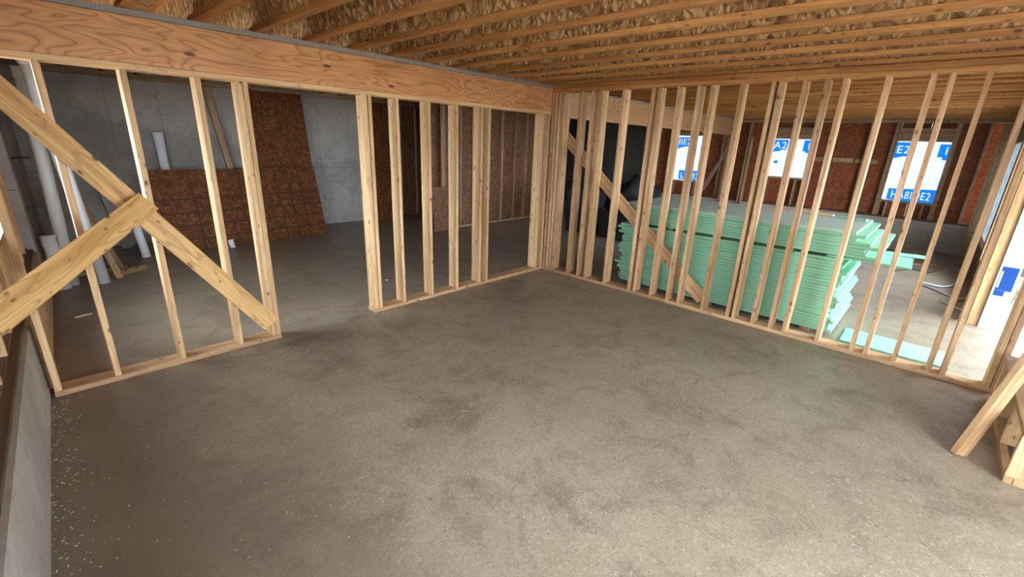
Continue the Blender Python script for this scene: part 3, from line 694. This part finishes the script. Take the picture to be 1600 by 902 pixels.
o = link('tarp_heap', me, M_TARP); o.location = (4.3, 0.95, 0.002); tag(o, 'dark tarp covered heap in the shaded corner', 'tarp')
# loose plastic tubing on the slab
tube_o = tube('plastic_tubing', [(3.82, -4.10, 0.016), (3.80, -4.34, 0.016), (4.20, -4.48, 0.016), (4.75, -4.56, 0.016), (5.5, -4.50, 0.016)], 0.015, M_TUBE); tag(tube_o, 'pale plastic tubing running towards the far corner', 'tubing')
tube_o = tube('plastic_tubing', [(3.70, -4.12, 0.015), (3.45, -4.30, 0.015), (3.22, -4.45, 0.015), (3.20, -4.53, 0.015), (3.36, -4.58, 0.015)], 0.014, M_TUBE); tag(tube_o, 'pale plastic tubing curving towards the wrapped jamb', 'tubing')
tube_o = tube('plastic_tubing', [(2.86, -4.34, 0.014), (2.71, -4.44, 0.014), (2.62, -4.52, 0.014), (2.60, -4.60, 0.014)], 0.013, M_TUBE); tag(tube_o, 'short pale tube end lying nearest the doorway', 'tubing')
tube_o = tube('dark_cable', [(4.4, -3.75, 0.01), (4.8, -3.95, 0.01), (4.75, -4.15, 0.01), (5.1, -4.25, 0.01)], 0.008, M_BLACK); tag(tube_o, 'thin dark cable on the slab by the far wall', 'cable')
o = lumber('lumber_offcut', (6.55, -3.1, 0.02), (6.75, -3.75, 0.02), 0.14, 0.03, (1, 0, 0), M_OLD); tag(o, 'brown board lying against the far concrete curb', 'board')
o = lumber('lumber_offcut', (5.3, -3.9, 0.016), (5.75, -4.4, 0.016), 0.09, 0.03, (1, 0, 0), M_OLD); tag(o, 'brown offcut on the slab near the far corner', 'board')

# ================================================================== DEBRIS AND GRASS
vs, fs = [], []
for k in range(2600):
    if k < 2000: x, y = random.uniform(-5.1, -0.05), random.uniform(-4.6, 4.5)
    elif k < 2300: x, y = -5.16+0.04*0+abs(random.gauss(0.06, 0.06)), random.uniform(-3.2, -0.05); x += 0.04*y
    else: x, y = random.uniform(0.1, 6.8), random.uniform(-4.6, 2.5)
    if 0.3 < x < 1.6 and -3.7 < y < -1.0: continue
    if (-0.03 < y < 0.17 and x < 0.17) or (-0.03 < x < 0.17) or (x > 2.6 and y > 0.0) or (3.8 < y and x > -3.9) or (0.28 < x < 0.78 and y < -3.6) or (x > 2.4 and y < -4.0): continue
    a = random.uniform(0, 3.1416); L = random.uniform(0.0015, 0.006); w = random.uniform(0.001, 0.0025); h = random.uniform(0.001, 0.002); n = len(vs)
    ca, sa = math.cos(a), math.sin(a)
    for zz in (0.0, h):
        for sx, sy in ((-1, -1), (1, -1), (1, 1), (-1, 1)): vs.append((x+ca*sx*L-sa*sy*w, y+sa*sx*L+ca*sy*w, zz))
    fs += [tuple(n+i for i in f) for f in ((4, 5, 6, 7), (0, 1, 5, 4), (1, 2, 6, 5), (2, 3, 7, 6), (3, 0, 4, 7))]
o = rawmesh('wood_chips', vs, fs, M_CHIP); tag(o, 'tiny pale wood chips scattered over the slab', 'debris', kind='stuff')
for (x, y, L, a, lb) in ((-4.92, 1.7, 0.13, 0.3, 'small pale scrap on the slab behind the left curb end'), (-0.05, 1.15, 0.10, 0.8, 'pale scrap on the slab behind the left partition'), (-2.05, 0.9, 0.03, 0.2, 'small chip behind the doorway studs')):
    o = lumber('wood_scrap', (x, y, 0.008), (x+L*math.cos(a), y+L*math.sin(a), 0.008), 0.022, 0.014, (-math.sin(a), math.cos(a), 0), M_CHIP, bev=0.001); tag(o, lb, 'scrap')
vs, fs = [], []
for k in range(5000):
    r = abs(random.gauss(0, 0.55)); a = random.uniform(0, 6.283); x, y = 3.9+1.0*r*math.cos(a), -5.55+r*math.sin(a)*0.8
    if y > -4.9 or x > 5.6: continue
    h = random.uniform(0.08, 0.30); dx, dy = random.gauss(0, 0.05), random.gauss(0, 0.05); b = random.uniform(0, 3.14); w = 0.006; n = len(vs)
    vs += [(x-w*math.cos(b), y-w*math.sin(b), -0.16), (x+w*math.cos(b), y+w*math.sin(b), -0.16), (x+dx, y+dy, -0.16+h)]; fs.append((n, n+1, n+2))
o = rawmesh('grass_clump', vs, fs, M_GRASS); tag(o, 'green grass growing outside the doorway', 'grass', kind='stuff')
